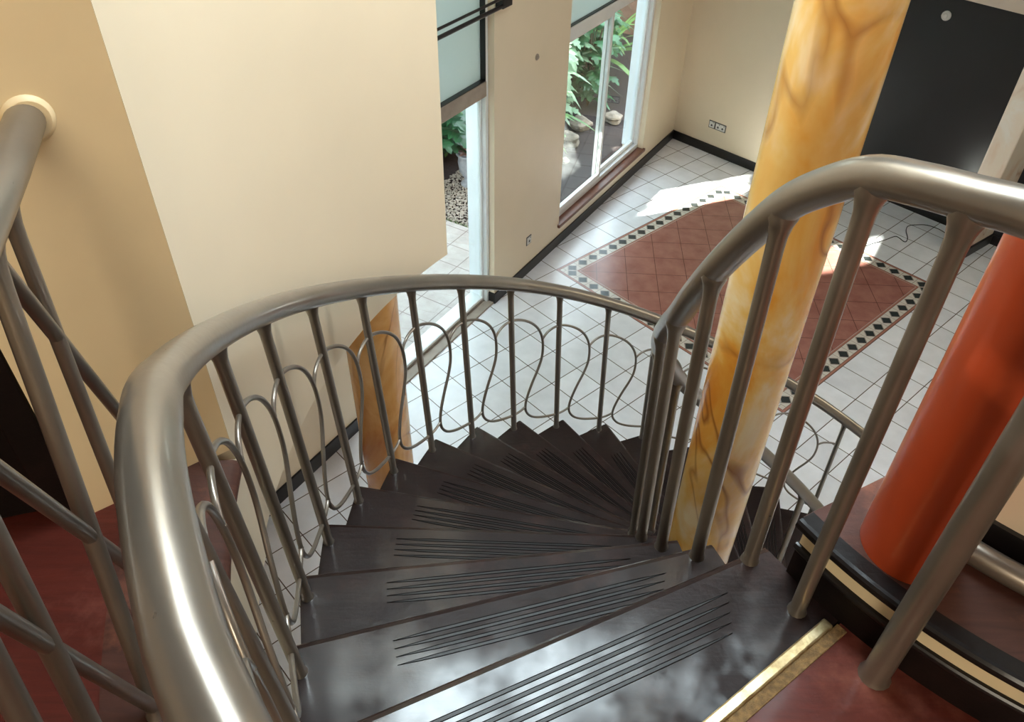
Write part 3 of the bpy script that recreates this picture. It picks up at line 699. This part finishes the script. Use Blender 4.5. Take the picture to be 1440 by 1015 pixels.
# pebble bed
mb=MB()
for i in range(3200):
    s=rnd.uniform(4.08,5.3); of=rnd.uniform(-2.05,-.95); r=rnd.uniform(.010,.019); c=wp(s,of,-.125)
    vs=[c+Vector((x*r*rnd.uniform(.8,1.3),y*r*rnd.uniform(.8,1.3),z*r*.7)) for x,y,z in ((1,0,0),(0,1,0),(-1,0,0),(0,-1,0),(0,0,1),(0,0,-1))]
    mb.add(vs,[(0,1,4),(1,2,4),(2,3,4),(3,0,4),(1,0,5),(2,1,5),(3,2,5),(0,3,5)],True)
tag(mb.build('pebble_bed',M['pebble']),'bed of grey and pink pebbles beyond the patio outside the door','pebbles',kind='stuff')
mb=MB()
for i in range(900):
    s=rnd.uniform(4.02,4.14); of=rnd.uniform(-2.2,-.5); c=wp(s,of,-.12); a=rnd.uniform(0,6.28); dx=Vector((math.cos(a),math.sin(a),0))
    t=c+dx*.03+UP*rnd.uniform(.03,.08); sd=Vector((-dx.y,dx.x,0))*.004; mb.add([c-sd,c+sd,t],[(0,1,2)])
tag(mb.build('grass_edging',M['grass']),'thin line of grass between patio tiles and pebbles','grass',kind='stuff')
# stone urn with dried blooms
ub=wp(5.02,-1.72,-.13); un=empty('garden_urn',tuple(ub)); tag(un,'pale stone urn with dry pinkish blooms outside the glass door','urn')
mb=MB(); mb.lathe(tuple(ub),[(.10,0),(.11,.03),(.07,.06),(.06,.1),(.12,.2),(.14,.32),(.13,.4),(.16,.43),(.15,.45),(.12,.44),(.1,.38)],28); mb.build('body',M['urn_stone'],un)
mb=MB()
for i in range(70):
    a=rnd.uniform(0,6.28); e=rnd.uniform(.3,1.5); d=Vector((math.cos(a)*math.cos(e),math.sin(a)*math.cos(e),math.sin(e))); leaf_strap(mb,ub+UP*.42,d,rnd.uniform(.15,.3),.03,.2)
mb.build('dry_blooms',M['dry_bloom'],un)

# ------------------------------------------------------------------ ceiling
k_out=k_end-KN*.1; w_out=wp(-4.5,-.17,0)
room=[w_out,wp(7.6,-.2,0),corner+BD*1.86+BN*-.1,k_start-KN*.1,k_out,Vector((7.2,-3.1,0)),Vector((-4.3,-3.1,0))]
def clip(P,axis,val,keep):
    out=[]
    for i in range(len(P)):
        a,b=P[i],P[(i+1)%len(P)]; ia=(a[axis]-val)*keep>=0; ib=(b[axis]-val)*keep>=0
        if ia: out.append(a)
        if ia!=ib:
            t=(val-a[axis])/(b[axis]-a[axis]); out.append((a[0]+(b[0]-a[0])*t,a[1]+(b[1]-a[1])*t))
    return out
R2=[(p.x,p.y) for p in room]; SX0,SX1,SY0,SY1=-.75,1.55,1.5,2.75
mid=clip(clip(R2,1,SY0,1),1,SY1,-1)
mb=MB()
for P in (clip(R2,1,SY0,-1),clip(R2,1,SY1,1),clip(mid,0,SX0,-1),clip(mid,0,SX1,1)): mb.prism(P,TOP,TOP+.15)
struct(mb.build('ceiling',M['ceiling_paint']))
sk=empty('window_3',((SX0+SX1)/2,(SY0+SY1)/2,TOP+.15)); struct(sk)
mb=MB(); X,Y,Zv=(1,0,0),(0,1,0),(0,0,1)
for (x0,x1,y0,y1) in ((SX0-.05,SX0+.03,SY0-.05,SY1+.05),(SX1-.03,SX1+.05,SY0-.05,SY1+.05),(SX0,SX1,SY0-.05,SY0+.03),(SX0,SX1,SY1-.03,SY1+.05),((SX0+SX1)/2-.02,(SX0+SX1)/2+.02,SY0,SY1)):
    mb.bevbox(((x0+x1)/2,(y0+y1)/2,TOP+.18),(X,Y,Zv),((x1-x0)/2,(y1-y0)/2,.03),.005)
mb.build('frame',M['white_frame'],sk)
mb=MB(); mb.box(((SX0+SX1)/2,(SY0+SY1)/2,TOP+.185),(X,Y,Zv),((SX1-SX0)/2,(SY1-SY0)/2,.004)); mb.build('pane',M['clear_glass'],sk)
struct(slab('wall_right',k_end,Vector((7.2,-3,0)),Vector((-1,0,0)),.2,-.1,TOP,M['cream_paint']))
struct(slab('wall_rear',Vector((7.2,-3,0)),Vector((-4.3,-3,0)),Vector((0,1,0)),.2,-.1,TOP,M['cream_paint']))
struct(slab('wall_side',Vector((-4.3,-3,0)),w_out,Vector((1,0,0)),.2,-.1,TOP,M['cream_paint']))

# ------------------------------------------------------------------ light
wd=bpy.data.worlds.new('World'); SC.world=wd; wd.use_nodes=True
bg=wd.node_tree.nodes['Background']; bg.inputs[0].default_value=(.80,.90,1.0,1); bg.inputs[1].default_value=7
def light(name,kind,loc,energy,color,size=1,size_y=None,target=None,rot=None):
    l=bpy.data.lights.new(name,kind); l.energy=energy; l.color=color
    if kind=='AREA':
        l.size=size
        if size_y: l.shape='RECTANGLE'; l.size_y=size_y
    elif kind=='SUN': l.angle=size
    else: l.shadow_soft_size=size
    o=bpy.data.objects.new(name,l); COL.objects.link(o); o.location=loc
    if target is not None: o.rotation_euler=(Vector(target)-Vector(loc)).to_track_quat('-Z','Y').to_euler()
    return o
e=22.6*D2R; hd=(WN*1.0+WD*1.29).normalized()
sd=hd*math.cos(e)-UP*math.sin(e)
light('sun','SUN',(-6,8,9),70,(1,.95,.86),.012,target=Vector((-6,8,9))+sd)
light('warm_fill','POINT',(-.1,-1.9,5.4),125,(1,.9,.72),.55)  # added warm fill behind the camera, brightens the short left wall
light('skylight','AREA',((SX0+SX1)/2,(SY0+SY1)/2,TOP+.4),175,(.86,.93,1),SX1-SX0,SY1-SY0,target=((SX0+SX1)/2,(SY0+SY1)/2,0))
light('upper_window','AREA',(5.7,4.5,5.6),95,(1,.98,.96),2.4,1.6,target=(-.4,1.6,3.9))

# ------------------------------------------------------------------ camera
F=1123.4; pitch,roll=.7172,.0191
cp,sp_=math.cos(pitch),math.sin(pitch)
fwd=Vector((0,cp,-sp_)); right=Vector((1,0,0)); down=fwd.cross(right)
cr,sr=math.cos(roll),math.sin(roll)
r2=right*cr-down*sr; d2_=right*sr+down*cr
cam=bpy.data.cameras.new('camera'); co=bpy.data.objects.new('camera',cam); COL.objects.link(co)
cam.sensor_width=36; cam.lens=36*F/1440; cam.clip_start=.02
mw=Matrix((( r2.x,-d2_.x,-fwd.x,0),(r2.y,-d2_.y,-fwd.y,0),(r2.z,-d2_.z,-fwd.z,H),(0,0,0,1)))
co.matrix_world=mw
SC.camera=co
SC.view_settings.view_transform='Standard'; SC.view_settings.look='None'; SC.view_settings.gamma=1; SC.view_settings.exposure=.22
